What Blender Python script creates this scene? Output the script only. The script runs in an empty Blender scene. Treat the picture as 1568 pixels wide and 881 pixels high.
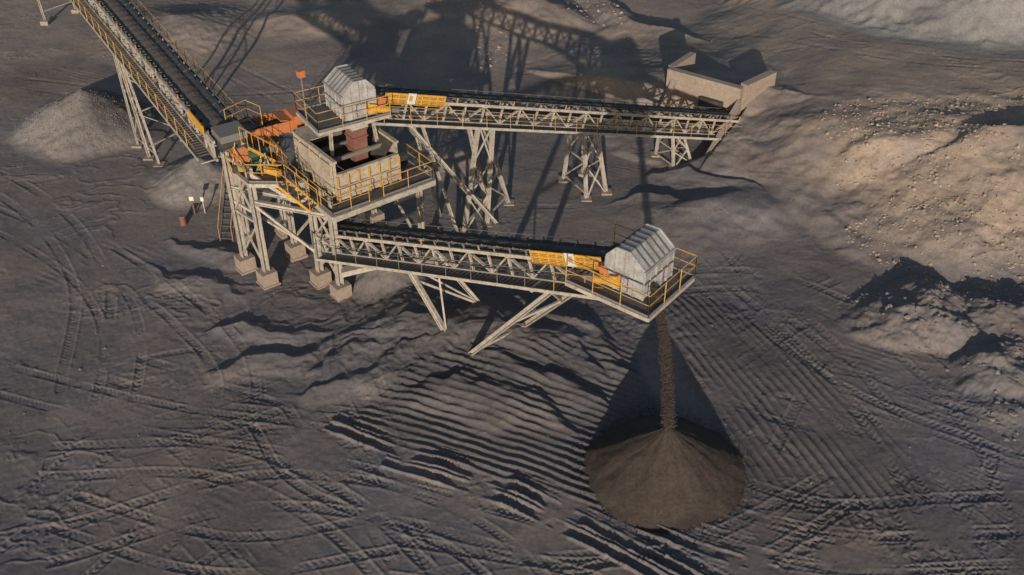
import bpy, math, random
import numpy as np
from mathutils import Vector, Matrix
random.seed(7); rng=np.random.default_rng(7)
scene=bpy.context.scene
COL=scene.collection

# ------------------------------------------------------------------ noise
def _hash(ix,iy,seed):
    h=(ix.astype(np.int64)*374761393+iy.astype(np.int64)*668265263+seed*974634777)&0xffffffff
    h=((h^(h>>13))*1274126177)&0xffffffff
    return h^(h>>16)
def gn(x,y,seed=0):
    ix=np.floor(x);iy=np.floor(y);fx=x-ix;fy=y-iy
    ux=fx*fx*fx*(fx*(fx*6-15)+10);uy=fy*fy*fy*(fy*(fy*6-15)+10)
    def g(dx,dy):
        a=_hash(ix+dx,iy+dy,seed)*(2*math.pi/4294967296.0)
        return np.cos(a)*(fx-dx)+np.sin(a)*(fy-dy)
    a=g(0,0);b=g(1,0);c=g(0,1);d=g(1,1)
    return ((a+(b-a)*ux)*(1-uy)+(c+(d-c)*ux)*uy)*1.5
def fbm(x,y,f,o=4,seed=0,gain=.5):
    r=0;a=1;ang=.6+seed*.37
    for i in range(o):
        c,s=math.cos(ang),math.sin(ang)
        r=r+a*gn((x*c-y*s)*f+i*17.3,(x*s+y*c)*f-i*9.1,seed+i);f*=2.03;a*=gain;ang+=1.1
    return r
def sst(a,b,x):
    t=np.clip((x-a)/(b-a),0,1);return t*t*(3-2*t)

# ------------------------------------------------------------------ materials
def new_mat(name):
    m=bpy.data.materials.new(name);m.use_nodes=True
    nt=m.node_tree;b=nt.nodes['Principled BSDF'];return m,nt,b
def nd(nt,t,**k):
    n=nt.nodes.new(t)
    for a,v in k.items(): setattr(n,a,v)
    return n
def noise(nt,co,scale,detail=4,rough=.55):
    n=nd(nt,'ShaderNodeTexNoise');n.inputs['Scale'].default_value=scale
    n.inputs['Detail'].default_value=detail;n.inputs['Roughness'].default_value=rough
    nt.links.new(co,n.inputs['Vector']);return n.outputs['Fac']
def ramp(nt,fac,stops):
    r=nd(nt,'ShaderNodeValToRGB');e=r.color_ramp.elements
    e[0].position=stops[0][0];e[0].color=(*stops[0][1],1)
    e[1].position=stops[-1][0];e[1].color=(*stops[-1][1],1)
    for p,c in stops[1:-1]:
        q=e.new(p);q.color=(*c,1)
    nt.links.new(fac,r.inputs[0]);return r.outputs[0]
def mix(nt,fac,a,b,mode='MIX'):
    m=nd(nt,'ShaderNodeMix',data_type='RGBA',blend_type=mode)
    for sock,v in ((m.inputs[0],fac),(m.inputs[6],a),(m.inputs[7],b)):
        if isinstance(v,(int,float)): sock.default_value=v
        elif isinstance(v,tuple): sock.default_value=(*v,1)
        else: nt.links.new(v,sock)
    return m.outputs[2]
def painted(name,col,dust=(.20,.16,.13),amt=.45,rough=.6,scale=1.6,metal=0,rust=0):
    m,nt,b=new_mat(name)
    co=nd(nt,'ShaderNodeTexCoord').outputs['Object']
    n1=noise(nt,co,scale,6,.65)
    f=ramp(nt,n1,[(.42,(0,0,0)),(.72,(amt,amt,amt))])
    n2=noise(nt,co,scale*7,4,.6)
    c=mix(nt,f,col,dust)
    v=ramp(nt,n2,[(.3,(.72,.72,.72)),(.7,(1.05,1.05,1.05))])
    c=mix(nt,1.0,c,v,'MULTIPLY')
    if rust:
        n3=noise(nt,co,scale*3.1,6,.7)
        fr=ramp(nt,n3,[(.54,(0,0,0)),(.66,(rust,rust,rust))])
        c=mix(nt,fr,c,(.10,.045,.02))
    nt.links.new(c,b.inputs['Base Color'])
    b.inputs['Roughness'].default_value=rough;b.inputs['Metallic'].default_value=metal
    return m
M={}
M['steel']=painted('cream_steel_paint',(.44,.40,.34),rust=.6,amt=.6)
M['steel_dark']=painted('galvanised_steel',(.17,.16,.15),amt=.5)
M['grating']=painted('walkway_grating',(.075,.072,.07),amt=.5)
M['yellow']=painted('yellow_paint',(.64,.33,.03),amt=.5,rust=.3)
M['rail']=painted('handrail_yellow',(.52,.30,.07),amt=.5)
M['belt']=painted('rubber_belt',(.036,.038,.043),dust=(.08,.072,.07),amt=.6,rough=.7)
M['sheet']=painted('roof_sheet_metal',(.39,.39,.39),dust=(.20,.17,.15),amt=.8,rust=.35)
M['sheet_dark']=painted('dark_sheet_metal',(.10,.10,.10),amt=.4)  # dark grey of roof seams, wall bands and hatch frames
M['plate']=painted('hopper_plate',(.45,.39,.30),amt=.6,rust=.7,scale=1.1)
M['red']=painted('red_oxide_paint',(.20,.08,.06),amt=.6)
M['orange']=painted('orange_paint',(.48,.16,.05),amt=.5)
M['green']=painted('green_paint',(.04,.10,.06),amt=.4)
M['concrete']=painted('concrete',(.32,.25,.20),amt=.5,rough=.9,scale=.7)
M['white']=painted('sign_white',(.6,.59,.55),amt=.15)
M['dark']=painted('hopper_liner',(.045,.04,.037),amt=.4)
M['load']=painted('belt_ore',(.075,.064,.058),amt=.4,rough=.95,scale=8)

def gravel_mat(name,c1,c2,scale=6,bump=.5,rock=None):
    m,nt,b=new_mat(name)
    co=nd(nt,'ShaderNodeTexCoord').outputs['Object']
    n1=noise(nt,co,scale*.12,5,.6);n2=noise(nt,co,scale,6,.75);n3=noise(nt,co,scale*4,3,.7)
    c=mix(nt,ramp(nt,n1,[(.3,(0,0,0)),(.7,(1,1,1))]),c1,c2)
    v=ramp(nt,n2,[(.25,(.55,.55,.55)),(.75,(1.4,1.38,1.35))])
    c=mix(nt,1.0,c,v,'MULTIPLY')
    nt.links.new(c,b.inputs['Base Color']);b.inputs['Roughness'].default_value=.95
    b.inputs['Specular IOR Level'].default_value=.15
    bp=nd(nt,'ShaderNodeBump');bp.inputs['Strength'].default_value=bump;bp.inputs['Distance'].default_value=.06
    a=nd(nt,'ShaderNodeMath',operation='ADD');nt.links.new(n2,a.inputs[0]);nt.links.new(n3,a.inputs[1])
    nt.links.new(a.outputs[0],bp.inputs['Height']);nt.links.new(bp.outputs[0],b.inputs['Normal'])
    return m

# ------------------------------------------------------------------ mesh builder
V3=lambda *a: np.array(a,float)
def unit(v): v=np.asarray(v,float);return v/np.linalg.norm(v)
class MB:
    def __init__(s): s.v=[];s.f=[];s.m=[];s.names=[]
    def mi(s,n):
        if n not in s.names: s.names.append(n)
        return s.names.index(n)
    def add(s,vs,fs,mat):
        o=len(s.v);s.v+= [tuple(map(float,p)) for p in vs];k=s.mi(mat)
        for f in fs: s.f.append([i+o for i in f]);s.m.append(k)
    def obox(s,c,ax,ay,az,hx,hy,hz,mat):
        c=np.asarray(c,float);vs=[]
        for k in (-1,1):
            for j in (-1,1):
                for i in (-1,1): vs.append(c+ax*hx*i+ay*hy*j+az*hz*k)
        s.add(vs,[(0,2,3,1),(4,5,7,6),(0,1,5,4),(2,6,7,3),(0,4,6,2),(1,3,7,5)],mat)
    def beam(s,p,q,w,h,mat,up=(0,0,1)):
        p=np.asarray(p,float);q=np.asarray(q,float);d=q-p;L=np.linalg.norm(d)
        if L<1e-4:return
        d/=L;up=np.asarray(up,float)
        if abs(d@up)>.97: up=V3(.79,.61,0)
        x=unit(np.cross(up,d));z=np.cross(d,x)
        s.obox((p+q)/2,d,x,z,L/2,w/2,h/2,mat)
    def ibeam(s,p,q,w,mat,up=(0,0,1)):
        p=np.asarray(p,float);q=np.asarray(q,float);d=unit(q-p);up=np.asarray(up,float)
        if abs(d@up)>.97: up=V3(.79,.61,0)
        x=unit(np.cross(up,d));z=np.cross(d,x);L=np.linalg.norm(q-p);c=(p+q)/2;t=w*.09
        s.obox(c+z*(w/2-t),d,x,z,L/2,w/2,t,mat);s.obox(c-z*(w/2-t),d,x,z,L/2,w/2,t,mat)
        s.obox(c,d,x,z,L/2-.002,t,w/2-2*t,mat)
    def tube(s,p,q,r,mat,n=6,r2=None,cap=True):
        p=np.asarray(p,float);q=np.asarray(q,float);d=unit(q-p)
        a=unit(np.cross(d,V3(0,0,1) if abs(d[2])<.9 else V3(1,0,0)));b=np.cross(d,a)
        r2=r if r2 is None else r2;vs=[]
        for i in range(n):
            t=2*math.pi*i/n;o=a*math.cos(t)+b*math.sin(t);vs+= [p+o*r,q+o*r2]
        fs=[(2*i,2*((i+1)%n),2*((i+1)%n)+1,2*i+1) for i in range(n)]
        if cap: fs+= [tuple(2*i for i in range(n))[::-1],tuple(2*i+1 for i in range(n))]
        s.add(vs,fs,mat)
    def prism(s,pts,z0,z1,mat):
        n=len(pts);vs=[(p[0],p[1],z0) for p in pts]+[(p[0],p[1],z1) for p in pts]
        fs=[tuple(range(n))[::-1],tuple(range(n,2*n))]+[(i,(i+1)%n,n+(i+1)%n,n+i) for i in range(n)]
        s.add(vs,fs,mat)
    def quad(s,a,b,c,d,t,mat):
        a,b,c,d=[np.asarray(k,float) for k in (a,b,c,d)]
        n=unit(np.cross(b-a,d-a))*t/2
        s.add([a-n,b-n,c-n,d-n,a+n,b+n,c+n,d+n],[(0,3,2,1),(4,5,6,7),(0,1,5,4),(1,2,6,5),(2,3,7,6),(3,0,4,7)],mat)
    def rail(s,pts,h=1.1,mat='rail',r=.03,mid=True,post=1.3,toe=True):
        pts=[np.asarray(p,float) for p in pts]
        for p,q in zip(pts[:-1],pts[1:]):
            up=V3(0,0,h);s.tube(p+up,q+up,r,mat,5)
            if mid: s.tube(p+up*.55,q+up*.55,r*.8,mat,5)
            if toe: s.beam(p+V3(0,0,.07),q+V3(0,0,.07),.02,.10,'steel_dark')
            L=np.linalg.norm(q-p);k=max(1,int(round(L/post)))
            for i in range(k+1):
                a=p+(q-p)*i/k;s.tube(a,a+up,r*.9,mat,5)
    def finish(s,name,parent=None):
        me=bpy.data.meshes.new(name);me.from_pydata(s.v,[],s.f)
        for n in s.names: me.materials.append(M[n])
        me.polygons.foreach_set('material_index',s.m);me.update()
        o=bpy.data.objects.new(name,me);COL.objects.link(o)
        if parent: o.parent=parent
        return o
def empty(name):
    o=bpy.data.objects.new(name,None);COL.objects.link(o);return o
def np_mesh(name,V,F,mat,smooth=True,parent=None):
    me=bpy.data.meshes.new(name);n=F.shape[1]
    me.vertices.add(len(V));me.vertices.foreach_set('co',V.astype(np.float32).ravel())
    me.loops.add(F.size);me.loops.foreach_set('vertex_index',F.astype(np.int32).ravel())
    me.polygons.add(len(F));me.polygons.foreach_set('loop_start',np.arange(0,F.size,n,dtype=np.int32))
    me.polygons.foreach_set('use_smooth',np.full(len(F),smooth))
    me.update(calc_edges=True);me.materials.append(mat)
    o=bpy.data.objects.new(name,me);COL.objects.link(o)
    if parent:o.parent=parent
    return o

# ------------------------------------------------------------------ terrain
def seg_ridge(x,y,pts,sf,sb):
    z=np.full(x.shape,-9.)
    for (x0,y0,h0),(x1,y1,h1) in zip(pts[:-1],pts[1:]):
        dx,dy=x1-x0,y1-y0;L2=dx*dx+dy*dy
        t=np.clip(((x-x0)*dx+(y-y0)*dy)/L2,0,1)
        cx=x0+t*dx;cy=y0+t*dy;d=np.hypot(x-cx,y-cy)
        s=sf+(sb-sf)*sst(-.35,.35,(y-cy)/(d+.05))
        z=np.maximum(z,(h0+(h1-h0)*t)-np.sqrt(d*d+.04)*s+.1*s)
    return z
def smax(a,b,k=.15):
    h=np.clip(.5+.5*(a-b)/k,0,1);return b+(a-b)*h+k*h*(1-h)
def poly_sd(x,y,P):
    P=np.array(P,float);c=P.mean(0);r=np.full(x.shape,1e9)
    for i in range(len(P)):
        a=P[i];b=P[(i+1)%len(P)];n=np.array([-(b[1]-a[1]),b[0]-a[0]]);n/=np.hypot(*n)
        if (c-a)@n<0:n=-n
        r=np.minimum(r,(x-a[0])*n[0]+(y-a[1])*n[1])
    return r
RUB=((22.8,43.6,3.6,1.8),(25.3,39.3,2.9,1.3),(27.5,43,3.2,1.6),(20.6,44.4,1.8,.9),(29,38,4,1.5),(24.5,36,2.2,.6),(31,44,3,1.4))
def terrain(x,y,fine=True):
    wx=x+1.2*gn(x*.25,y*.25,91)+.25*gn(x*1.1,y*1.1,93);wy=y+1.2*gn(x*.25,y*.25,92)+.25*gn(x*1.1,y*1.1,94)
    z=.40*fbm(x,y,.025,3,1)+.06*fbm(wx,wy,.12,3,5)
    def mound(cx,cy,rx,ry,h,rot=0,seed=0):
        c,s=math.cos(rot),math.sin(rot);dx=wx-cx;dy=wy-cy
        d=np.hypot((dx*c+dy*s)/rx,(-dx*s+dy*c)/ry)
        return h*np.exp(-d*d*1.4)
    z=z+mound(-1.2,42.0,5,3.0,1.15,-.4)+mound(-6,42,3.5,2.5,.5)+mound(16,56,5,3,.8,.3)+mound(12,54,4,2.5,.5)
    z=z+mound(2,88,5,4,2.0)+mound(-2,96,6,6,2.2)+mound(-18,88,7,3,.8)
    for P in ([(-2.9,38.9,.8),(-.1,37.0,.65),(2.9,34.8,.3)],[(-2.0,40.6,.9),(-.1,39.2,.9),(3.9,36.6,.4)],
              [(.5,45.2,.6),(2.3,43.9,.75),(6.0,39.8,.4)],[(1.5,42,.85),(4.2,39.6,.5)],
              [(-10,38.2,.3),(-7.5,39.4,.5),(-3.3,41.4,1.0)],[(-9.5,40,.45),(-6,41.6,.6)],
              [(-15,39.6,.2),(-11.5,40.5,.35),(-9.6,41.8,.3)],[(-16,42.5,.2),(-13,42.6,.3),(-10,43,.25)],
              [(-22,49,.1),(-20,47.5,.3),(-17.5,47.2,.3),(-15,46,.1)],[(-21,51.5,.15),(-18.5,50.3,.3),(-17,49.5,.2)],
              [(7.3,94,.9),(10.4,86.6,1.1),(15.6,82,.9),(19,80,.3)],[(24,86,.4),(31,80.5,.6)],
              [(12,60,.6),(16,57,.9),(19,54.5,.6)],[(8,57,.3),(12,55.5,.6),(15,52.5,.4)],[(15,62,1),(19.5,57,1.3),(21,51,.6)]):
        z=smax(z,seg_ridge(wx,wy,P,.24,.75),.09)
    sbk=.17-.13*sst(14,26,x)
    r=seg_ridge(wx,wy,[(12.5,71,2.2),(17,68.6,2.8),(24,63.4,3.1),(30,58.2,4.0),(42,57.2,4.3),(70,60,4.5),(160,70,4)],.31,sbk)
    lip=seg_ridge(wx,wy,[(20,67,3.0),(24,63.6,3.5),(27,60.5,3.6)],.35,.5)
    lip2=seg_ridge(wx,wy,[(28,59.6,3.7),(31,58.3,4.6),(36,58,4.7),(42,57.6,5.1),(50,58,4.8)],.35,.6)
    r=np.maximum(r,np.maximum(lip,lip2))
    r=r+.18*fbm(x,y,.3,4,33)*sst(-.5,1.5,r)*(1-.85*sst(62,68,y))
    sd1=(x-13)*.837-(y-60.5)*.547
    sd2=(x-16.4)*.58+(y-66)*.81
    m=sst(.0,.35,np.maximum(sd1,sd2))
    r=np.where(r>0,r*m,r)
    z=smax(z,r,.4*m+.01)
    rub=np.zeros_like(z)
    for cx,cy,rr,h in RUB:
        d=np.hypot(wx-cx,wy-cy)/rr;q=h*np.clip(1.05-d,0,1)**.8;rub=smax(rub,q,.25)
    rub=np.maximum(rub-.06,0)
    z=z+rub*(.88+.16*fbm(x,y,.6,4,61,.6))
    d=np.hypot((wx-43)/19,(wy-87)/16);z=smax(z,2.7+10*(1-d)+.05*fbm(x,y,1.2,3,71),.6)
    for cx,cy,rr,h in ((-31.5,67.5,5.6,2.9),(-21.3,58.8,3.6,2.0),(-7.3,46.9,2.5,1.7),(-30,86,7,1.6),(-3.5,62,3,1.0)):
        d=np.hypot(wx*.4+x*.6-cx,wy*.4+y*.6-cy)/rr;z=smax(z,h*(1-d)+.05*fbm(x,y,1.5,3,44),.3)
    if not fine: return z
    core=np.exp(-(((x+3)/13)**2+((y-43)/6)**2))
    rough=.35+.7*sst(.05,.5,fbm(x,y,.06,3,21))+1.5*core+1.8*np.clip(rub,0,1)+1.6*sst(.2,1.5,r)*sst(20,27,x)*sst(66,60,y)
    A=poly_sd(wx*.3+x*.7,wy*.3+y*.7,[(-8.9,35.2),(-5.0,39.9),(6.4,42.2),(8,36),(4.2,29.6),(-2,32)])
    mA=sst(0,.5,A)
    q=x*.35+y*.937+.0063*(x*.937-y*.35+18)**2+.14*gn(x*.3,y*.3,12)+.03*gn(x*1.2,y*1.2,16)
    z=z+mA*.078*(.5+.5*np.sin(q*2*math.pi/.45))**2.2*np.clip(.9+.8*gn(x*.45,y*.45,13),.25,1.3)
    B=poly_sd(wx*.3+x*.7,wy*.3+y*.7,[(8,46),(12.5,46),(20,30.5),(13.5,27),(9.3,33)])
    mB=sst(0,.8,B)*(1-mA)
    q2=x*.907+y*.42+.10*gn(x*.25,y*.25,14)+.006*(y-45)**2+.03*gn(x*1.2,y*1.2,17)
    z=z+mB*.055*(.5+.5*np.sin(q2*2*math.pi/.44))**2.2*np.clip(.7+1.2*gn(x*.35,y*.35,15),.1,1.3)
    for ang,per,sd,lo in ((-.45,.42,31,.42),(.35,.4,32,.5)):
        mk=sst(lo,lo+.25,gn(x*.09+sd,y*.11,sd)+.35*gn(x*.35,y*.35,sd+1))*(1-mA)*(1-mB)
        qq=-x*math.sin(ang)+y*math.cos(ang)+.3*gn(x*.15,y*.15,sd+2)+.06*gn(x*1.1,y*1.1,sd+3)
        z=z+mk*.010*np.sin(qq*2*math.pi/per)
    z=z+rough*(.010*fbm(wx,wy,.6,2,41)+.0075*fbm(x,y,2.6,3,47,.65))
    z=z+.14*core*np.abs(fbm(wx,wy,.75,3,55))
    cr=1-np.abs(fbm(wx*.6,wy*1.1,.4,3,57,.45))*7
    z=z+np.clip(cr,0,1)**2*.045*sst(.15,.55,fbm(x,y,.07,2,23)+.7*core)
    cb=sst(.42,.7,fbm(wx*.5+y*.1,wy*1.2,.22,3,131,.5)+.35*core)
    z=z+cb*.045*np.clip(fbm(x,y,2.4,3,133,.6)+.05,0,1)
    terrain.aux=(r,rub,mA,mB,core)
    return z
def catmull(P,n=12):
    P=np.array(P,float);P=np.vstack([2*P[0]-P[1],P,2*P[-1]-P[-2]]);o=[]
    for i in range(1,len(P)-2):
        for k in range(n):
            t=k/n;a,b,c,d=P[i-1:i+3]
            o.append(.5*((2*b)+(-a+c)*t+(2*a-5*b+4*c-d)*t*t+(-a+3*b-3*c+d)*t**3))
    o.append(P[-2]);return np.array(o)
def stamp(X,Y,Z,line,off=0,w=.3,depth=.06,per=.38,tread=.05,base=.45):
    P=catmull(line);T=np.gradient(P,axis=0);T/=np.hypot(T[:,0],T[:,1])[:,None]
    P=P+np.stack([-T[:,1],T[:,0]],1)*off;acc=0
    for a,b in zip(P[:-1],P[1:]):
        L=np.hypot(*(b-a))
        if L<1e-6: continue
        d=(b-a)/L;mg=w*1.8
        r0,r1=np.searchsorted(YY,[min(a[1],b[1])-mg,max(a[1],b[1])+mg]);sl=slice(r0*NX,r1*NX)
        if r1<=r0: continue
        xs=X[sl];ysl=Y[sl]
        sel=np.nonzero((xs>min(a[0],b[0])-mg)&(xs<max(a[0],b[0])+mg))[0]
        if len(sel):
            rx=xs[sel]-a[0];ry=ysl[sel]-a[1];t=rx*d[0]+ry*d[1];s=-rx*d[1]+ry*d[0]
            ok=(t>=0)&(t<L)&(np.abs(s)<w*1.7);sel=sel[ok];t=t[ok]+acc;s=s[ok];e=np.abs(s)/w
            inn=sst(1.05,.8,e);berm=np.exp(-((e-1.15)/.22)**2)
            xx=xs[sel];yy=ysl[sel]
            fade=np.clip(base+1.4*gn(xx*.35,yy*.35,77)+.5*gn(xx*1.7,yy*1.7,78),0,1.2)
            Z[sl][sel]+=fade*(-inn*depth*.5+berm*depth*.7+inn*tread*np.sin(2*math.pi*(t+np.abs(s)*.8)/per))
        acc+=L

ns,ny=960,880
s_f=np.linspace(-1.12,1.12,ns);ext=1.12+np.cumsum(.004*1.28**np.arange(1,26))
S=np.concatenate([-ext[::-1],s_f,ext])
y_f=22*np.exp(np.linspace(0,math.log(112/22),ny));ey=112+np.cumsum(.3*1.3**np.arange(1,26));eb=22-np.cumsum(.2*1.3**np.arange(1,22))
YY=np.concatenate([eb[::-1],y_f,ey]);NX=len(S)
wY=5.5+.50*np.clip(YY,0,None)
X=(S[None,:]*wY[:,None]).ravel();Y=np.repeat(YY,len(S))
Z=terrain(X,Y);aux=terrain.aux
T=[[(-30,40),(-18,36),(-8,33.8),(2,30),(10,27)],
   [(-20,28),(-12,31),(-4,30),(4,27)],[(-25,50),(-18,44),(-14,38),(-15,30),(-18,24)],[(9,31),(14,29),(20,29.5),(28,30)],
   [(10,28.5),(15,27.3),(22,27.5)],[(13,48),(16,42),(18,35),(19,28),(20,24)],[(11,49),(13.5,42),(17,34),(18,26)],
   [(-40,75),(-25,72),(-10,74),(5,80),(12,92)],[(20,100),(24,84),(34,74),(60,70)],[(18,96),(22,80),(32,71),(60,66)],[(25,108),(30,88),(40,76),(60,73)],
   [(-22,33),(-14,33),(-8,30),(-4,26)],[(-12,36),(-9,32),(-2,28.5),(2,24)],[(24,34),(18,38),(14,44),(12,50)],
   [(-45,60),(-30,52),(-22,44),(-20,34),(-24,26)],[(-50,66),(-34,58),(-25,48),(-22,38)],[(0,24),(6,26.5),(14,25.5),(22,26)],[(8,47),(15,47),(21,41),(23,33),(22,25)],
   [(-26,80),(-16,70),(-14,62),(-20,54)],[(-5,27.3),(3,26),(9,27.5),(15,31)],[(-20,30),(-12,27.5),(-5,28.7)]]
for k in range(64):
    cx,cy=(rng.uniform(-34,30),rng.uniform(24,90)) if k%3==0 else (rng.uniform(-26,24),rng.uniform(24,48));a=rng.normal(-.3,.7);cv=rng.normal(0,.05);l=[]
    for j in range(rng.integers(3,6)):
        l.append((cx,cy));cx+=4*math.cos(a);cy+=4*math.sin(a);a+=cv*4
    T.append(l)
for i,l in enumerate(T):
    g=.5 if i>20 else .8
    for off in (-.95,.95): stamp(X,Y,Z,l,off,.24+.05*(i%2),.045*g,.25+.03*(i%3),.017*g,.4 if i>20 else .65)
for l in ([(-9,35.3),(-5.7,33.6),(-.7,31.6),(3,29.3),(6,27.2),(9,25)],[(-6,32.8),(-1,30.8),(2.6,28.6),(5.5,26.6),(8,24.6)],[(3.2,30.4),(5.5,29),(7.9,27.7),(11,26.4)]):
    stamp(X,Y,Z,l,0,.26,.17,.32,.02,.7);stamp(X,Y,Z,l,.75,.2,.06,.3,.018,.7)
V=np.stack([X,Y,Z],1);nx=len(S);nr=len(YY)
i=np.arange(nr-1)[:,None]*nx+np.arange(nx-1)[None,:];F=np.stack([i,i+1,i+nx+1,i+nx],-1).reshape(-1,4)

m,nt,b=new_mat('ground_dirt')
co=nd(nt,'ShaderNodeTexCoord').outputs['Object']
at=nd(nt,'ShaderNodeAttribute',attribute_name='tone')
sep=nd(nt,'ShaderNodeSeparateColor');nt.links.new(at.outputs['Color'],sep.inputs[0])
n1=noise(nt,co,.11,6,.6);n2=noise(nt,co,.55,7,.65);n3=noise(nt,co,5,6,.75);n4=noise(nt,co,22,4,.7)
c=mix(nt,ramp(nt,n1,[(.40,(0,0,0)),(.66,(1,1,1))]),(.168,.159,.169),(.212,.177,.156))
c=mix(nt,ramp(nt,n2,[(.47,(0,0,0)),(.8,(.5,.5,.5))]),c,(.26,.218,.187))
c=mix(nt,sep.outputs[0],c,(.37,.292,.228))
c=mix(nt,sep.outputs[1],c,(.235,.225,.218))
c=mix(nt,sep.outputs[2],c,(.088,.083,.087))
c=mix(nt,1.0,c,ramp(nt,n3,[(.25,(.66,.66,.66)),(.75,(1.3,1.28,1.26))]),'MULTIPLY')
nt.links.new(c,b.inputs['Base Color']);b.inputs['Roughness'].default_value=.95;b.inputs['Specular IOR Level'].default_value=.1
bp=nd(nt,'ShaderNodeBump');bp.inputs['Strength'].default_value=.45;bp.inputs['Distance'].default_value=.035
ad=nd(nt,'ShaderNodeMath',operation='ADD');nt.links.new(n3,ad.inputs[0]);nt.links.new(n4,ad.inputs[1])
nt.links.new(ad.outputs[0],bp.inputs['Height']);nt.links.new(bp.outputs[0],b.inputs['Normal'])
ground=np_mesh('ground',V,F,m)
r_,rub_,mA_,mB_,core_=aux
tan=np.clip(.5*sst(50,85,Y+6*gn(X*.05,Y*.05,3))+.75*sst(.3,1.8,r_)*sst(17,24,X+3*gn(X*.2,Y*.2,4))*sst(72,62,Y)+.25*sst(.3,1,r_),0,1)  # tan soil; the rise with distance also paints stronger sunlight into the colour
tan=tan*(.8+.5*fbm(X,Y,.3,3,83))
grey=np.clip(sst(-.06,.03,1-np.hypot((X-43)/19,(Y-87)/16))+.5*sst(6.2,4.5,np.hypot(X+32.5,Y-67.5))+.5*sst(4,3,np.hypot(X+21.3,Y-58.8)),0,1)
drk=np.clip(.40*core_+.45*mA_+.35*mB_+.5*sst(5.5,2.5,np.hypot(X-7,Y-32.4))+.75*sst(4,1.5,np.hypot(X+28.0,Y-67.2))+.25*sst(34,26,Y)+.3*sst(.1,.5,fbm(X,Y,.1,3,141)),0,.85)  # includes painted shade on left pile's right flank and a painted near vignette
ca=ground.data.color_attributes.new('tone','FLOAT_COLOR','POINT')
cc=np.stack([np.clip(tan,0,1),grey,drk,np.ones_like(tan)],1).astype(np.float32);ca.data.foreach_set('color',cc.ravel())

# ------------------------------------------------------------------ discharge cone
M['pile']=gravel_mat('wet_ore_gravel',(.052,.042,.037),(.078,.063,.054),7,.6)
def gravel_cone(name,cx,cy,R,h,mat,seed,nr=110,na=260):
    rr=np.linspace(0,1.15,nr);aa=np.linspace(0,2*math.pi,na,endpoint=False)
    r,a=np.meshgrid(rr,aa,indexing='ij')
    Rb=R*(1+.03*np.sin(a*2+1)+.035*gn(3+2*np.cos(a),3+2*np.sin(a),seed))
    x=cx+Rb*r*np.cos(a);y=cy+Rb*r*np.sin(a)
    z=h*(1-np.sqrt(r*r+.0025)*1.0)
    z+=.10*r*(1-np.clip(r,0,1))*4*gn(a*5/(2*math.pi)*6,r*1.5,seed+1)*.45
    z+=.04*fbm(x,y,1.4,4,seed+3,.5)*np.clip(r*3,0,1)
    z=np.where(r>.86,z+.25*(r-.86)**2*14*h*.35,z)
    g=terrain(x.ravel(),y.ravel(),False).reshape(x.shape)
    z=z+g*np.clip(r,0,1)-.06*sst(1.02,1.15,r)-.02
    V=np.stack([x,y,z],-1).reshape(-1,3)
    i=np.arange(nr-1)[:,None]*na;j=np.arange(na)[None,:];j2=(j+1)%na
    F=np.stack([i+j,i+na+j,i+na+j2,i+j2],-1).reshape(-1,4)
    return np_mesh(name,V,F,mat)
gravel_cone('gravel_pile',6.98,32.2,3.6,3.0,M['pile'],5)

import bmesh
def ico(n):
    bm=bmesh.new();bmesh.ops.create_icosphere(bm,subdivisions=n,radius=1);v=np.array([x.co[:] for x in bm.verts]);f=np.array([[q.index for q in t.verts] for t in bm.faces]);bm.free();return v,f
JV,JF=ico(1)
def chunks(name,P,Sz,mat,base=(JV,JF),smooth=False,parent=None,j=.32,flat=.7):
    v,f=base;n=len(P);k=len(v)
    sc=rng.uniform(.6,1.3,(n,1,3))*Sz[:,None,None]*np.array([1,1,flat])
    jit=1+rng.uniform(-j,j,(n,k,1))
    a=rng.uniform(0,6.283,n);ca,sa=np.cos(a),np.sin(a)
    q=v[None]*jit*sc
    x=q[...,0]*ca[:,None]-q[...,1]*sa[:,None];y=q[...,0]*sa[:,None]+q[...,1]*ca[:,None]
    V=np.stack([x,y,q[...,2]],-1)+P[:,None,:]
    F=(f[None]+(np.arange(n)*k)[:,None,None]).reshape(-1,3)
    return np_mesh(name,V.reshape(-1,3),F,mat,smooth,parent)
t=rng.uniform(0,1,15000)
sx0,sy0,sz0=5.75,33.75,9.7;ex,ey_,ez=6.98,32.25,2.9
P=np.stack([sx0+(ex-sx0)*np.sqrt(t),sy0+(ey_-sy0)*np.sqrt(t),sz0+(ez-sz0)*t],-1)
sg=.08+.045*t;P+=rng.normal(0,1,P.shape)*sg[:,None]*np.array([1,1,.5])
chunks('falling_gravel',P,rng.uniform(.010,.030,len(P)),M['pile'],flat=1.3)
M['rock']=gravel_mat('tan_rock',(.28,.22,.17),(.38,.30,.24),3,.5)
M['rock_grey']=gravel_mat('grey_rock',(.16,.148,.145),(.22,.19,.175),3,.5)
def scatter(n,x0,x1,y0,y1,test,smin,smax,pw=3,sink=.0):
    x=rng.uniform(x0,x1,n);y=rng.uniform(y0,y1,n);k=test(x,y);x=x[k];y=y[k]
    z=terrain(x,y);s=smin+(smax-smin)*rng.uniform(0,1,len(x))**pw
    return np.stack([x,y,z+s*sink],1),s
P,s=scatter(24000,17,48,45,64,lambda x,y:(gn(x*.2,y*.2,4)*3+x>21)&(gn(x*.3,y*.3,9)>-.45),.015,.15,9)
chunks('rock_rubble',P,s,M['rock'])
P,s=scatter(4000,17,35,33,49,lambda x,y:(np.minimum.reduce([np.hypot(x-a,y-b)/c for a,b,c,_ in RUB])<1.0)&(gn(x*.6,y*.6,3)>-.2),.02,.22,8,-.1)
chunks('rock_rubble',P,s,M['rock_grey'])
P,s=scatter(9000,-45,45,26,100,lambda x,y:gn(x*.08,y*.08,19)>-.3,.012,.075,8)
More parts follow.
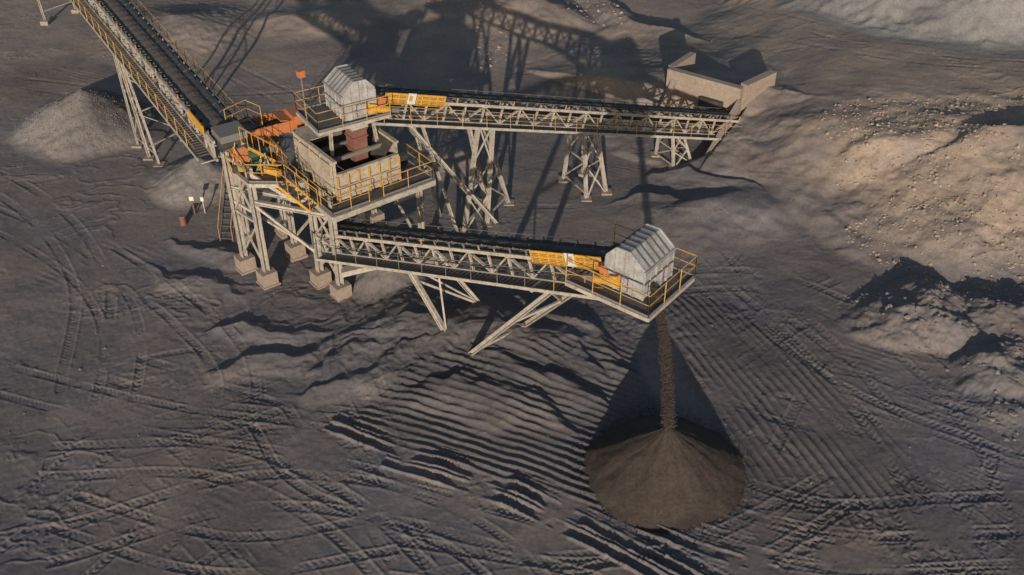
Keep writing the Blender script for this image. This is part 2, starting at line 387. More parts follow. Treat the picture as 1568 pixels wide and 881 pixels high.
chunks('scattered_stones',P,s,M['rock_grey'])
P,s=scatter(2600,-8,10,78,104,lambda x,y:gn(x*.15,y*.15,29)>-.05,.03,.2,6)
chunks('rock_rubble',P,s,M['rock'])
P,s=scatter(5000,-37,-27,62,73,lambda x,y:np.hypot(x+31.5,y-67.5)<5,.03,.07,3)
chunks('scattered_stones',P,s,M['rock_grey'])
th=rng.uniform(0,6.283,1400);rr=3.6*(1.0+.22*rng.uniform(0,1,1400)**2)
P=np.stack([6.98+rr*np.cos(th),32.2+rr*np.sin(th)],1);z=terrain(P[:,0],P[:,1])
chunks('scattered_stones',np.column_stack([P,z+.01]),.012+.04*rng.uniform(0,1,1400)**5,M['pile'])

# ------------------------------------------------------------------ conveyors
def head_house(mb,c,e,s,L=1.9,W=2.3,wall=1.55,top=2.05):
    """sheet-metal hood over the head pulley. c: floor centre, e: travel dir, s: side dir (horizontal)"""
    c=np.asarray(c,float);z=V3(0,0,1)
    prof=[(-L/2,0),(-L/2,wall-.05),(-L*.24,top),(L*.10,top+.02),(L/2,wall-.1),(L/2,0)]
    Pn=[c+e*l+z*h-s*W/2 for l,h in prof];Pf=[c+e*l+z*h+s*W/2 for l,h in prof];n=len(prof)
    mb.add(Pn+Pf,[tuple(range(n)),tuple(range(2*n-1,n-1,-1))]+[(i,i+n,(i+1)%n+n,(i+1)%n) for i in range(n)],'sheet')
    for k in range(7):
        o=-W/2+W*k/6
        for (l0,h0),(l1,h1) in zip(prof[1:4],prof[2:5]):
            mb.beam(c+e*l0+z*(h0+.02)+s*o,c+e*l1+z*(h1+.02)+s*o,.06,.06,'sheet_dark' if 0<k<6 else 'sheet')
    for sg in (-1,1):
        for k in range(5):
            l=-L/2+L*k/4
            hh=np.interp(l,[p[0] for p in prof[1:5]],[p[1] for p in prof[1:5]])
            mb.beam(c+e*l+s*sg*(W/2+.02),c+e*l+z*(hh-.04)+s*sg*(W/2+.02),.05,.05,'sheet')
        mb.beam(c-e*L/2+z*wall*.55+s*sg*(W/2+.03),c+e*L/2+z*wall*.55+s*sg*(W/2+.03),.05,.06,'sheet_dark')
        mb.obox(c+z*.45-e*.1+s*sg*(W/2+.015),e,s,z,.32,.012,.36,'sheet_dark')
        mb.obox(c+z*.45-e*.1+s*sg*(W/2+.03),e,s,z,.27,.012,.30,'sheet')
    for sg in (1,-1):
        for k in range(6):
            o=-W/2+W*k/5;mb.beam(c+e*sg*(L/2+.02)+s*o,c+e*sg*(L/2+.02)+s*o+z*(wall-.1),.05,.05,'sheet')
        mb.beam(c+e*sg*(L/2+.03)-s*W/2+z*.8,c+e*sg*(L/2+.03)+s*W/2+z*.8,.05,.06,'sheet_dark')
        mb.beam(c+e*sg*(L/2+.03)-s*W/2+z*(wall-.22),c+e*sg*(L/2+.03)+s*W/2+z*(wall-.22),.04,.05,'sheet_dark')
    mb.beam(c+e*(L/2+.05)-s*(W/2+.08)+z*(wall-.12),c+e*(L/2+.05)+s*(W/2+.08)+z*(wall-.12),.08,.06,'sheet')
    mb.obox(c-z*.35+e*.2,e,s,z,.55,.7,.34,'steel_dark')

def conveyor(name,tail,head,near,bw=.95,depth=1.1,walk_near=.75,walk_far=0,guard=(2.2,6.0),house=True,plat=None,mat='steel',rail_mat='steel_dark',end_yellow=3.5,floor_drop=1.15,rr=.018):
    root=empty(name);T=np.asarray(tail,float);H=np.asarray(head,float);L=np.linalg.norm(H-T);e=unit(H-T)
    eh=unit(V3(e[0],e[1],0));s=V3(-eh[1],eh[0],0)
    if s@V3(near[0],near[1],0)<0: s=-s
    n=np.cross(e,s)
    if n[2]<0:n=-n
    P=lambda l,o,h: T+e*l+s*o+n*h
    hw=bw/2+.22
    tr=MB();bay=1.3;nb=int(L/bay);bay=(L-.8)/nb
    for o in (-hw,hw):
        tr.beam(P(0,o,-.12),P(L-.3,o,-.12),.12,.17,mat);tr.beam(P(.0,o,-.12-depth),P(L-.3,o,-.12-depth),.12,.14,mat)
        for k in range(nb+1):
            l=.2+k*bay;tr.beam(P(l,o,-.19),P(l,o,-.06-depth),.10,.10,mat,up=s)
            if k<nb:
                a,bq=((l,-.16),(l+bay,-.08-depth)) if k%2 else ((l,-.08-depth),(l+bay,-.16))
                tr.beam(P(a[0],o,a[1]),P(bq[0],o,bq[1]),.07,.14,mat,up=s)
    for k in range(nb+1):
        l=.2+k*bay;tr.beam(P(l,-hw,-.12-depth),P(l,hw,-.12-depth),.07,.07,mat);
        if k<nb: tr.beam(P(l,-hw,-.13-depth),P(l+bay,hw,-.13-depth),.05,.05,mat)
    tr.finish('truss',root)
    bt=MB()
    prof=[(-.5,.2),(-.22,.03),(.22,.03),(.5,.2)];prof=[(a*bw,h) for a,h in prof]
    N=int(L/.6)
    for k in range(N):
        l0=L*k/N;l1=L*(k+1)/N;dz=.012*((k%2)*2-1)
        for (a,h),(a2,h2) in zip(prof[:-1],prof[1:]):
            bt.add([P(l0,a,h-dz),P(l1,a,h+dz),P(l1,a2,h2+dz),P(l0,a2,h2-dz),P(l0,a,h-.03),P(l1,a,h-.03),P(l1,a2,h2-.03),P(l0,a2,h2-.03)],[(0,1,2,3),(7,6,5,4)],'belt')
    bt.quad(P(.2,-bw*.5,-.55),P(L,-bw*.5,-.55),P(L,bw*.5,-.55),P(.2,bw*.5,-.55),.03,'belt')
    bt.tube(P(L,-bw*.55,-.2),P(L,bw*.55,-.2),.32,'belt',16);bt.tube(P(0,-bw*.55,-.2),P(0,bw*.55,-.2),.28,'belt',16)
    K=int(L/.25);vs=[];w=5
    for k in range(K+1):
        l=L*k/K;hh=.15+.04*math.sin(k*1.7)+random.uniform(-.03,.03)
        for q,(a,f) in enumerate(((-.34,0),(-.17,.75),(0,1),(.17,.75),(.34,0))): vs.append(P(l,a*bw,.10+hh*f*.75+random.uniform(-.015,.015)))
    bt.add(vs,[(k*w+q,(k+1)*w+q,(k+1)*w+q+1,k*w+q+1) for k in range(K) for q in range(w-1)],'load')
    bt.finish('belt',root)
    idl=MB()
    for k in range(int(L/1.0)):
        l=.4+k*1.0
        for sg in (-1,1):
            idl.beam(P(l,sg*hw*.98,-.05),P(l,sg*hw*.98,.24),.06,.06,'steel_dark' if k%4 else 'rail',up=s)
            idl.tube(P(l+.05,sg*bw*.22,-.01),P(l+.05,sg*bw*.53,.15),.06,'steel_dark',6)
        idl.tube(P(l,-bw*.22,-.03),P(l,bw*.22,-.03),.06,'steel_dark',6)
        idl.beam(P(l,-hw,-.09),P(l,hw,-.09),.08,.05,'steel_dark')
    for sg in (-1,1):
        idl.tube(P(1,sg*(hw+.05),.26),P(L-1.5,sg*(hw+.05),.26),.015,'steel_dark',4)
    idl.finish('idlers',root)
    for sg,wk in ((1,walk_near),(-1,walk_far)):
        if wk<=0: continue
        wm=MB();z0=-.14-depth;a=sg*(hw+.08);bq=sg*(hw+.08+wk)
        wm.quad(P(.3,a,z0),P(L-1.2,a,z0),P(L-1.2,bq,z0),P(.3,bq,z0),.04,'grating')
        wm.beam(P(.2,bq+sg*.03,z0-.02),P(L-1.0,bq+sg*.03,z0-.02),.05,.16,mat)
        for k in range(nb+1):
            l=.2+k*bay;wm.beam(P(l,sg*hw,z0-.08),P(l,bq,z0-.08),.06,.07,mat)
        top=bq+sg*.02
        l=.3
        while l<L-1.3:
            rm=rail_mat if l<L-end_yellow-1.5 else 'rail';l2=min(l+1.7,L-1.2)
            p=P(l,top,z0);q=P(l2,top,z0);up=V3(0,0,1.05)
            wm.tube(p,p+up,rr,rm,5);wm.tube(p+up,q+up,rr,rm,5);wm.tube(p+up*.52,q+up*.52,rr*.75,rm,5)
            if l2>=L-1.25: break
            l=l2
        for k in range(int(L/.3)-4):
            wm.beam(P(.4+k*.3,a,z0+.035),P(.4+k*.3,bq,z0+.035),.03,.02,'steel_dark')
        wm.tube(P(.5,sg*(hw+.12),-.35-.5),P(L-2,sg*(hw+.12),-.35-.5),.03,'dark',5)
        wm.finish('walkway' if sg>0 else 'service_walkway',root)
    if guard:
        g=MB()
        l=L-guard[1]
        for w_,kind in ((.48*(guard[1]-guard[0]),0),(.14*(guard[1]-guard[0]),1),(.36*(guard[1]-guard[0]),0)):
            off=hw+.12
            if kind==0:
                c=P(l+w_/2,off,.02);g.obox(c,e,s,n,w_/2-.03,.02,.33,'yellow')
                for hh in (-.28,.04,.32): g.beam(P(l+.03,off+.03,hh),P(l+w_-.03,off+.03,hh),.03,.05,'yellow',up=n)
                for hh in (-.2,-.12,-.04,.12,.2):
                    g.beam(P(l+.1,off+.022,hh),P(l+w_-.1,off+.022,hh),.008,.03,'dark',up=n)
                for k in range(int(w_/.5)+1): g.beam(P(l+.05+k*.5,off+.035,-.3),P(l+.05+k*.5,off+.035,.33),.06,.04,'yellow',up=s)
            else:
                g.obox(P(l+w_/2,off,.04),e,s,n,w_/2-.02,.02,.33,'white')
                g.obox(P(l+w_*.6,off+.024,.08),e,s,n,w_*.2,.004,.15,'rail')
            l+=w_
        g.obox(P(L-guard[0]+.2,hw+.3,-.1),e,s,n,.22,.2,.25,'orange')
        g.tube(P(L-guard[0]-.3,hw+.5,-.5),P(L-guard[0]+.6,hw+.5,-.5),.2,'yellow',12)
        g.obox(P(L-guard[0]+.8,hw+.45,-.45),e,s,n,.2,.24,.26,'yellow')
        g.tube(P(L-guard[0]-.9,hw+.5,-.5),P(L-guard[0]-.35,hw+.5,-.5),.15,'steel_dark',12)
        g.finish('drive_and_guards',root)
    if house:
        hb=MB();c=V3(*H)-V3(0,0,floor_drop);z=V3(0,0,1)
        head_house(hb,c+z*.06,eh,s);hb.finish('head_house',root)
        pf=MB();l0,l1,o0,o1=plat
        A=c+eh*l0+s*o1;B=c+eh*l1+s*o1;C=c+eh*l1+s*o0;D=c+eh*l0+s*o0
        pf.quad(A,B,c+eh*l1+s*1.17,c+eh*l0+s*1.17,.05,'grating')
        pf.quad(D,C,c+eh*l1-s*1.17,c+eh*l0-s*1.17,.05,'grating')
        pf.quad(c+eh*.97+s*1.16,c+eh*l1+s*1.16,c+eh*l1-s*1.16,c+eh*.97-s*1.16,.045,'grating')
        for p,q in ((A,B),(B,C),(C,D)): pf.beam(p-z*.1,q-z*.1,.08,.18,mat)
        for f in np.linspace(0,1,6):
            p=A+(B-A)*f;q=D+(C-D)*f;pf.beam(p-z*.13,q-z*.13,.09,.14,mat)
        pf.rail([A,B,C,D],1.1,'rail',.026)
        for f in (0,.5): pf.beam(A+(B-A)*f-z*.15,P(L-2.6+f,hw,-depth-.1),.08,.08,mat)
        pf.finish('head_platform',root)
    return root,P,e,eh,s,n,hw,depth,L

c2,P2,e2,eh2,s2,n2,hw2,d2,L2=conveyor('belt_conveyor',(-10.4,47.3,3.85),(5.4,34.75,10.25),(-.6,-.8),plat=(-2.4,1.75,-1.75,1.95),guard=(1.3,5.4))
sm=MB()
def lerp(a,b,t): return np.asarray(a,float)*(1-t)+np.asarray(b,float)*t
def trestle(mb,a0,a1,b0,b1,w=.2,n=2,mat='steel',xb=True):
    """two legs a0->a1 and b0->b1 with bracing"""
    mb.ibeam(a0,a1,w,mat);mb.ibeam(b0,b1,w,mat);mb.beam(a0,b0,w*.8,w*.8,mat)
    for k in range(n):
        t0=k/n*.9;t1=(k+1)/n*.9
        mb.beam(lerp(a0,a1,t0),lerp(b0,b1,t1),w*.38,w*.38,mat)
        if xb: mb.beam(lerp(b0,b1,t0),lerp(a0,a1,t1),w*.38,w*.38,mat)
        mb.beam(lerp(a0,a1,t1),lerp(b0,b1,t1),w*.45,w*.45,mat)
    for q in (a1,b1):
        zz=q[2];mb.prism([(q[0]-.35,q[1]-.35),(q[0]+.35,q[1]-.35),(q[0]+.35,q[1]+.35),(q[0]-.35,q[1]+.35)],-.6,zz+.2,'concrete')
l=6.7
trestle(sm,P2(l,hw2,-d2-.2),(-3.25,41.2,.5),P2(l+.9,-hw2,-d2-.2),(-1.6,44.2,.5),.24,1)
sm.beam(lerp(P2(l,hw2,-d2-.2),(-3.25,41.2,.5),.2),(-1.7,44.1,.8),.12,.12,'steel')
l=17.0
trestle(sm,P2(l,hw2+.7,-d2-.25),(-2.3,40.0,.5),P2(l+1.4,-hw2-.1,-d2-.25),(.3,42.2,.5),.26,2,xb=False)
sm.beam(P2(l-1,-hw2-.4,-d2-.2),P2(l-1,hw2+.9,-d2-.2),.14,.2,'steel')
sm.finish('support_legs',c2)
c3,P3,e3,eh3,s3,n3,hw3,d3,L3=conveyor('belt_conveyor',(16.2,65.4,1.75),(-8.75,49.7,11.0),(.5,-.8),plat=(-1.6,2.6,-1.5,1.5),guard=(1.6,5.6),rail_mat='rail',walk_near=.6)
sm=MB()
def at3(x): return (x-16.2)/e3[0]
for xt,feet,wd in ((-1.6,[(-2.3,53.0),(-.9,55.6)],.22),(5.0,[(5.6,57.0),(4.2,59.6)],.20),(11.4,[(11.9,61.2),(10.9,63.1)],.17)):
    l=at3(xt)
    for dl in (-.75,.75):
        a1=(feet[0][0]+eh3[0]*dl*1.1,feet[0][1]+eh3[1]*dl*1.1,0);b1=(feet[1][0]+eh3[0]*dl*1.1,feet[1][1]+eh3[1]*dl*1.1,0)
        trestle(sm,P3(l+dl*.7,hw3,-d3-.2),a1,P3(l+dl*.7,-hw3,-d3-.2),b1,wd,3 if xt<0 else 2,xb=False)
    top0=P3(l-.5,hw3,-d3-.2);top1=P3(l+.5,hw3,-d3-.2)
    b0=V3(feet[0][0]-eh3[0]*.82,feet[0][1]-eh3[1]*.82,0);b1=V3(feet[0][0]+eh3[0]*.82,feet[0][1]+eh3[1]*.82,0)
    nn=3 if xt<0 else 2
    for k in range(nn):
        t0=k/nn;t1=(k+1)/nn
        sm.beam(lerp(top0,b0,t0),lerp(top1,b1,t1),.08,.08,'steel');sm.beam(lerp(top1,b1,t0),lerp(top0,b0,t1),.08,.08,'steel')
for o in (hw3,-hw3):
    p=P3(L3-3.4,o,-d3-.2);q=V3(-.9,53.6,0) if o>0 else V3(-2.2,56,0)
    sm.ibeam(p,q,.2,'steel')
    sm.ibeam(P3(L3-4.4,o,-d3-.2),q+V3(-4.4,-2.6,0)*.55,.15,'steel')
sm.finish('support_legs',c3)
c1,P1,e1,eh1,s1,n1,hw1,d1,L1=conveyor('belt_conveyor',(-43.1,90.5,10.6),(-15.2,48.4,8.8),(-.8,-.5),bw=1.35,walk_near=.75,walk_far=.75,guard=None,house=False,rail_mat='rail',depth=1.1,rr=.026)
sm=MB()
for (px,py) in ((-26.2,64.3),(-42.8,90.3)):
    l=(py-90.5)/e1[1]
    a0=P1(l,hw1+.3,-d1-.2);b0=P1(l,-hw1-.3,-d1-.2)
    trestle(sm,a0,a0+V3(1.2,-1.5,-a0[2]),b0,b0+V3(1.0,.1,-b0[2]),.18,3,xb=False)
    if py<80: trestle(sm,P1(l+.8,hw1+.3,-d1-.2),a0+V3(2.2,-2.5,-a0[2]),P1(l-.8,hw1+.3,-d1-.2),a0+V3(-.2,.4,-a0[2]),.13,2,xb=False)
sm.obox(P1(L1-.2,0,.3),e1,s1,n1,.7,.75,.2,'steel_dark')
sm.obox(P1(L1-2.6,hw1+.15,.1),e1,s1,n1,1.2,.03,.3,'yellow')
for k in range(5): sm.obox(P1(5+k*2.2,hw1+.15,.1),e1,s1,n1,1.05,.03,.3,'yellow')
sm.finish('support_legs',c1)

# ------------------------------------------------------------------ screening tower
tw=empty('screening_tower')
U=V3(.79,.613,0);W=V3(-.613,.79,0);O=V3(-9.9,45.4,0)
def Q(a,b_,z): return O+U*a+W*b_+V3(0,0,z)
fr=MB()
def footing(mb,x,y,h=1.0,w=.46):
    c=V3(x,y,0);p=lambda k:[tuple((c+U*i*k+W*j*k)[:2]) for i,j in ((-1,-1),(1,-1),(1,1),(-1,1))]
    mb.prism(p(w*1.15),-.5,.2,'concrete');mb.prism(p(w),.2,h,'concrete')
legs={'F1':(-15.8,48.6,7.9),'F2':(-14.2,47.1,7.7),'F3':(-11.1,47.1,5.8),'F4':(-9.75,45.8,5.8)}
for k,(x,y,z) in legs.items():
    footing(fr,x,y);fr.ibeam((x,y,1.0),(x,y,z),.34,'steel',up=(0,0,1))
for a,b_ in ((5.9,.1),(5.9,5.6),(0.3,5.6),(3.0,5.6)):
    p=Q(a,b_,0);footing(fr,p[0],p[1]);fr.ibeam(Q(a,b_,.9),Q(a,b_,5.8),.28,'steel')
for x,y,z in ((-16.2,51.2,7.8),(-14.2,52.6,7.8)):
    footing(fr,x,y);fr.ibeam((x,y,.9),(x,y,z),.28,'steel')
def at(k,z): return V3(legs[k][0],legs[k][1],z)
for a,b_,zz in (('F1','F2',[(1.2,4.2),(4.2,7.6)]),('F3','F4',[(1.2,3.4),(3.4,5.6)])):
    for z0,z1 in zz:
        fr.beam(at(a,z0),at(b_,z1),.09,.09,'steel');fr.beam(at(b_,z0),at(a,z1),.09,.09,'steel');fr.beam(at(a,z1),at(b_,z1),.13,.13,'steel')
fr.beam(at('F2',7.4),at('F3',5.0),.16,.2,'steel')
fr.ibeam(at('F2',5.6),at('F4',5.5),.24,'steel');fr.ibeam(at('F1',5.7),at('F3',5.6),.2,'steel')
fr.beam(at('F2',5.4),at('F3',2.2),.14,.14,'steel')
fr.beam(at('F1',4.8),at('F3',2.4),.14,.14,'steel')
fr.obox((-8.2,45.9,2.1),unit(V3(.9,.2,.12)),unit(V3(-.2,.9,0)),V3(0,0,1),1.4,.3,.16,'steel')
for p,q in ((Q(0,-.7,5.85),Q(6.5,-.7,5.85)),(Q(6.5,-.7,5.85),Q(6.5,5.9,5.85)),(Q(0,-.7,5.85),Q(0,5.9,5.85)),(Q(0,5.9,5.85),Q(6.5,5.9,5.85))):
    fr.beam(p,q,.14,.32,'steel')
for a in (1.1,2.4,3.7,5.0): fr.beam(Q(a,-.6,5.8),Q(a,5.8,5.8),.14,.26,'steel')
fr.beam(Q(5.9,.1,1.3),Q(5.9,5.6,5.4),.12,.12,'steel');fr.beam(Q(5.9,5.6,1.3),Q(5.9,.1,5.4),.12,.12,'steel')
fr.beam(Q(.3,5.6,1.3),Q(5.9,5.6,5.4),.12,.12,'steel');fr.beam(Q(5.9,5.6,1.3),Q(.3,5.6,5.4),.12,.12,'steel')
for a,b_ in ((1.4,1.6),(4.6,1.6),(1.6,5.2),(4.4,5.2)):
    fr.ibeam(Q(a,b_,5.95),Q(a*.8+.75,b_*.8+.9,9.6),.16,'steel')
for b_ in (1.6,5.2):
    fr.beam(Q(1.6,b_*.8+.9,9.55),Q(4.7,b_*.8+.9,9.55),.16,.2,'steel')
fr.beam(Q(1.9,2.2,9.5),Q(1.9,5.1,9.5),.16,.2,'steel');fr.beam(Q(4.4,2.2,9.5),Q(4.4,5.1,9.5),.16,.2,'steel')
fr.finish('frame',tw)
dk=MB()
def strip(a0,a1,b0,b1,z): dk.prism([tuple(Q(a,b_,0)[:2]) for a,b_ in ((a0,b0),(a1,b0),(a1,b1),(a0,b1))],z-.03,z+.03,'grating')
strip(.08,6.42,-.62,.33,6.05);strip(.08,.98,.34,5.82,6.05);strip(4.85,6.42,.34,5.82,6.05);strip(1.0,4.84,5.05,5.82,6.05)
up2=[(-16.1,49.1),(-14.2,46.75),(-12.3,46.7),(-12.1,47.5),(-13.75,50.2),(-13.4,52.2),(-14.4,52.9),(-16.6,51.5)]
dk.prism(up2,6.95,7.02,'grating')
for p,q in zip(up2,up2[1:]+up2[:1]): dk.beam((*p,6.85),(*q,6.85),.1,.22,'steel')
dk.rail([(*p,7.02) for p in up2[-1:]+up2[:5]],1.1,'rail',.03)
dk.rail([Q(.05,5.8,6.08),Q(.05,-.62,6.08),Q(2.3,-.64,6.08)],1.1,'rail',.03)
dk.rail([Q(3.2,-.64,6.08),Q(6.4,-.64,6.08),Q(6.4,5.8,6.08),Q(4.9,5.82,6.08)],1.1,'rail',.03)
dk.prism([(-15.9,50.2),(-14.9,49.4),(-14.0,50.6),(-15.0,51.4)],8.5,8.56,'grating');dk.rail([(-15.9,50.2,8.56),(-15.0,51.4,8.56),(-14.0,50.6,8.56)],1.1,'rail',.028)
def stair(p,q,w,n,mat='yellow'):
    p=np.asarray(p,float);q=np.asarray(q,float);d=unit(V3(q[0]-p[0],q[1]-p[1],0));s=V3(-d[1],d[0],0)
    for sg in (-1,1):
        dk.beam(p+s*sg*w/2,q+s*sg*w/2,.05,.16,mat);dk.tube(p+s*sg*w/2+V3(0,0,1),q+s*sg*w/2+V3(0,0,1),.025,'rail',5)
        for k in range(4):
            a=lerp(p,q,k/3)+s*sg*w/2;dk.tube(a,a+V3(0,0,1),.022,'rail',5)
    for k in range(n):
        c=lerp(p,q,(k+.5)/n);dk.obox(c,d,s,V3(0,0,1),.12,w/2-.03,.02,'grating')
stair((-12.4,46.7,7.0),(-10.6,45.7,6.0),.7,6)
stair((-14.3,47.6,8.8),(-12.9,48.9,7.0),.7,9)
stair((-16.5,51.4,6.9),(-17.4,54.8,3.6),.8,12,'steel_dark');stair((-17.4,54.8,3.6),(-17.6,51.4,.2),.8,12,'steel_dark')
dk.finish('decks_and_handrails',tw)
bx=MB();a0,a1,b0,b1,z0,z1=1.0,4.85,.38,5.0,6.15,8.4
zu=V3(0,0,1)
def wallp(p,q,zb,zt,mat='plate',t=.1):
    bx.quad((*p[:2],zb),(*q[:2],zb),(*q[:2],zt),(*p[:2],zt),t,mat)
wallp(Q(a0,b0+.06,0),Q(a0,b1,0),z0,z1);wallp(Q(a1,b0+.06,0),Q(a1,b1,0),z0,z1)
wallp(Q(a0,b0,0),Q(a1,b0,0),z0,z1-.75);wallp(Q(a0,b1,0),Q(a1,b1,0),z0,z1)
for p,q in ((Q(a0,b0,z1),Q(a0,b1,z1)),(Q(a0,b1,z1),Q(a1,b1,z1)),(Q(a1,b1,z1),Q(a1,b0,z1))): bx.beam(p+zu*.05,q+zu*.05,.22,.12,'plate')
bx.beam(Q(a0,b0,z1-.7),Q(a1,b0,z1-.7),.22,.14,'plate')
for k in range(7):
    f=a0+(a1-a0)*k/6;bx.beam(Q(f,b0-.1,z0),Q(f,b0-.1,z1-.75),.08,.1,'rail')
for zz in (6.5,6.95): bx.beam(Q(a0,b0-.14,zz),Q(a1,b0-.14,zz),.1,.12,'plate')
for k in range(4):
    f=b0+(b1-b0)*(k+.3)/4;bx.beam(Q(a0-.09,f,z0),Q(a0-.09,f,z1),.08,.07,'plate')
bx.quad(Q(a0-.13,b0+.2,6.7),Q(a0-.13,b1-.2,6.7),Q(a0-.13,b1-.2,8.2),Q(a0-.13,b0+.2,8.2),.05,'plate')
bx.quad(Q(a0+.06,b0+.2,6.7),Q(a1-.06,b0+.2,6.7),Q(a1-.06,b1-.1,7.5),Q(a0+.06,b1-.1,7.5),.06,'dark')
for f in (1.5,2.9,4.2): bx.beam(Q(a0,f,7.95),Q(a1,f,7.95),.16,.22,'steel_dark')
bx.quad(Q(a0+.05,3.4,8.47),Q(2.4,3.4,8.47),Q(2.4,4.85,8.5),Q(a0+.05,4.85,8.5),.05,'plate')
bx.quad(Q(3.0,3.9,8.47),Q(4.7,3.9,8.47),Q(4.7,4.85,8.5),Q(3.0,4.85,8.5),.05,'dark')
bx.quad(Q(a0+.07,b0+.3,8.3),Q(a0+.07,b1-.2,8.3),Q(a0+.9,b1-.2,7.4),Q(a0+.9,b0+.3,7.4),.04,'dark')
bx.quad(Q(a1-.07,b0+.3,8.3),Q(a1-.07,b1-.2,8.3),Q(a1-.9,b1-.2,7.4),Q(a1-.9,b0+.3,7.4),.04,'dark')
def funnel(mb,c0,h0,c1,h1,mat):
    vs=[];
    for c,(hx,hy) in ((c0,h0),(c1,h1)):
        for i,j in ((-1,-1),(1,-1),(1,1),(-1,1)): vs.append(np.asarray(c,float)+U*i*hx+W*j*hy)
    mb.add(vs,[(0,1,5,4),(1,2,6,5),(2,3,7,6),(3,0,4,7),(0,3,2,1),(4,5,6,7)],mat)
funnel(bx,Q(2.6,2.4,5.7),(1.9,2.1),Q(.9,1.6,4.7),(.5,.5),'plate')
bx.finish('screen_box',tw)
ch=MB()
funnel(ch,(-8.7,49.3,10.0),(.55,.65),(-8.5,48.9,9.3),(.5,.5),'steel')
funnel(ch,(-8.5,48.9,9.3),(.42,.45),(-8.5,48.8,7.4),(.4,.4),'red')
for zz in (8.1,8.8,9.25): funnel(ch,(-8.5,48.85,zz),(.47,.5),(-8.5,48.85,zz+.08),(.47,.5),'red')
ch.finish('discharge_chute',tw)
mc=MB()
def obx(c,h,mat,ax=U,ay=W): mc.obox(c,ax,ay,zu,h[0],h[1],h[2],mat)
fd=unit(V3(2.6,1.7,0));fs=V3(-fd[1],fd[0],0);fc=V3(-13.6,51.0,8.35)
for sg in (-1,1):
    mc.obox(fc+fs*sg*.75,fd,fs,zu,1.7,.05,.32,'orange')
    for k in range(5): mc.obox(fc+fs*sg*.82+fd*(-1.4+k*.7),fd,fs,zu,.05,.03,.38,'orange')
mc.obox(fc-zu*.2,fd,fs,zu,1.65,.7,.05,'dark')
mc.quad(fc+fd*.3-fs*.7+zu*.42,fc+fd*1.6-fs*.7+zu*.15,fc+fd*1.6+fs*.7+zu*.15,fc+fd*.3+fs*.7+zu*.42,.05,'orange')
mc.obox(V3(-15.0,48.7,7.9),fd,fs,zu,.45,.7,.45,'orange');mc.obox(V3(-15.0,48.7,8.4),fd,fs,zu,.45,.7,.05,'steel_dark')
mc.tube((-14.3,48.1,7.9),(-13.5,48.75,7.9),.28,'green',14);mc.obox(V3(-13.9,48.45,7.35),fd,fs,zu,.5,.35,.25,'green')
mc.tube((-13.45,48.8,7.9),(-13.1,49.05,7.9),.2,'steel_dark',10);mc.obox(V3(-13.7,49.8,7.6),fd,fs,zu,.3,.4,.45,'orange')
mc.tube((-13.4,47.7,7.3),(-12.6,47.3,7.3),.22,'yellow',12);mc.obox(V3(-13.1,47.9,7.25),fd,fs,zu,.25,.25,.22,'yellow')
mc.obox(V3(-11.4,47.2,6.45),U,W,zu,.2,.15,.4,'steel');mc.obox(V3(-13.2,49.2,7.6),U,W,zu,.1,.3,.55,'yellow')
mc.obox(V3(-12.1,51.6,8.75),fd,fs,zu,.6,.7,.2,'orange')
for k in range(26):
    a=V3(-15.5+random.random()*2.6,47.4+random.random()*3.2,7.0);mc.tube(a,a+V3(random.uniform(-.6,.6),random.uniform(-.5,.5),random.uniform(.6,1.7)),.035,random.choice(['rail','steel_dark','steel','rail']),5)
for k in range(18):
    a=V3(-15.2+random.random()*2.3,47.4+random.random()*3.0,7.02);obx(a+zu*.25,(random.uniform(.06,.25),random.uniform(.06,.25),random.uniform(.1,.45)),random.choice(['steel_dark','plate','steel','rail','dark']))
for k in range(7):
    a=Q(random.uniform(.2,.7),random.uniform(0,5),6.08);obx(a+zu*.2,(random.uniform(.06,.15),random.uniform(.08,.2),random.uniform(.12,.25)),random.choice(['steel_dark','rail','steel','plate']))
for k in range(6):
    a=Q(random.uniform(5.1,6.2),random.uniform(.3,5),6.08);obx(a+zu*.25,(random.uniform(.1,.25),random.uniform(.1,.25),random.uniform(.15,.4)),random.choice(['steel_dark','steel','plate']))
for k in range(12):
    z=random.uniform(3.6,5.4);a=random.uniform(-1,1.5);mc.tube(Q(a,random.uniform(0,1),z),Q(a+random.uniform(1,3),random.uniform(2,5),z+random.uniform(-.6,.4)),.05,random.choice(['rail','steel','steel_dark']),6)
pb=V3(-11.1,48.9,9.85);mc.tube(pb,pb+zu*2.3,.04,'steel_dark',6);mc.obox(pb+zu*2.5,U,W,zu,.18,.16,.18,'orange')
mc.finish('feeder_machinery',tw)

# ------------------------------------------------------------------ concrete feed hopper
hp=empty('concrete_feed_hopper');cm=MB()
def cw(p,q,t,zb,zt0,zt1=None,mat='concrete'):
    zt1=zt0 if zt1 is None else zt1
    p=V3(*p,0);q=V3(*q,0);d=unit(q-p);n=V3(-d[1],d[0],0)*t/2
    vs=[p-n+zu*zb,q-n+zu*zb,q+n+zu*zb,p+n+zu*zb,p-n+zu*zt0,q-n+zu*zt1,q+n+zu*zt1,p+n+zu*zt0]
    cm.add(vs,[(0,3,2,1),(4,5,6,7),(0,1,5,4),(1,2,6,5),(2,3,7,6),(3,0,4,7)],mat)
c0=(16.5,66.0);cl=(11.7,69.5);cr=(19.2,68.5);bl=(13.9,72.4)
cw(cl,c0,.55,-.5,3.7);cw((c0[0]+.15,c0[1]+.2),cr,.6,-.5,3.9)
cw((cl[0]+.2,cl[1]+.3),bl,.5,-.5,3.7);cw((13.3,61.0),(16.35,65.7),.35,-.5,.5,2.9)
cm.prism([(12.0,69.6),(16.5,66.4),(18.6,68.9),(14.2,72.2)],1.0,1.6,'dark')
cw((12.1,69.0),(11.1,67.6),.4,-.5,3.2,1.2)
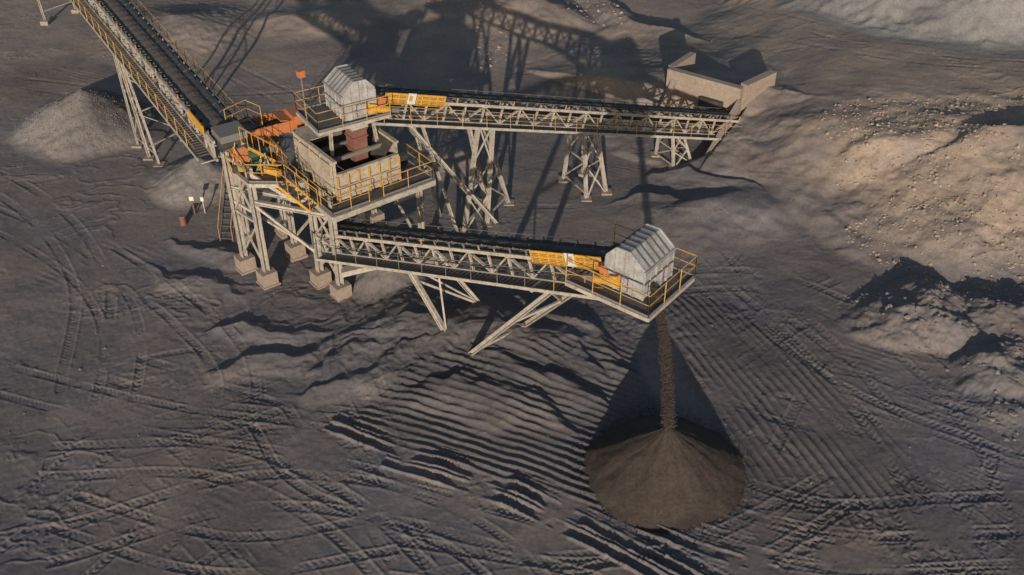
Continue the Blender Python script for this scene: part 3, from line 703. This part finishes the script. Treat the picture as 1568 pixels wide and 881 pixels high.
cm.obox(V3(14.6,66.9,1.5),unit(V3(4.8,-3.5,0)),unit(V3(3.5,4.8,0)),zu,.9,.3,.9,'dark')
cm.finish('walls',hp)

sg=empty('warning_sign');q=MB();q.tube((-20.4,54.6,-.1),(-20.4,54.6,1.3),.05,'red',8);q.obox(V3(-20.4,54.54,1.35),V3(1,0,0),V3(0,1,0),zu,.14,.02,.15,'white')
q.tube((-19.8,54.8,-.1),(-19.8,54.8,1.2),.04,'steel',8);q.obox(V3(-19.8,54.74,1.2),V3(1,0,0),V3(0,1,0),zu,.10,.02,.15,'white')
q.finish('panel_and_posts',sg)
br=empty('marker_barrel');q=MB();q.tube((-20.8,53.4,-.1),(-20.8,53.4,.75),.2,'red',14);q.tube((-20.8,53.4,.76),(-20.8,53.4,.80),.215,'steel_dark',14);q.tube((-20.8,53.4,.32),(-20.8,53.4,.40),.206,'red',14);q.finish('drum',br)

# ------------------------------------------------------------------ light, camera
EL,AZ=12.5,5.0
w=bpy.data.worlds.new('World');scene.world=w;w.use_nodes=True;nt=w.node_tree
sk=nt.nodes.new('ShaderNodeTexSky');sk.sky_type='NISHITA';sk.sun_disc=False
sk.sun_elevation=math.radians(EL);sk.sun_rotation=math.radians(180+AZ)
nt.links.new(sk.outputs[0],nt.nodes['Background'].inputs[0]);nt.nodes['Background'].inputs[1].default_value=.095
ld=bpy.data.lights.new('sun','SUN');ld.energy=4.7;ld.angle=math.radians(.5);ld.color=(1,.88,.75)
lo=bpy.data.objects.new('sun',ld);COL.objects.link(lo)
d=Vector((math.sin(math.radians(AZ))*math.cos(math.radians(EL)),math.cos(math.radians(AZ))*math.cos(math.radians(EL)),-math.sin(math.radians(EL))))
lo.rotation_euler=d.to_track_quat('-Z','Y').to_euler()
cd=bpy.data.cameras.new('camera');cam=bpy.data.objects.new('camera',cd);COL.objects.link(cam)
cd.lens=35;cd.sensor_width=36;cd.clip_end=3000;cam.location=(0,0,34);cam.rotation_euler=(math.radians(90-36),0,0)
scene.camera=cam
scene.view_settings.view_transform='Standard';scene.view_settings.look='None';scene.view_settings.exposure=0
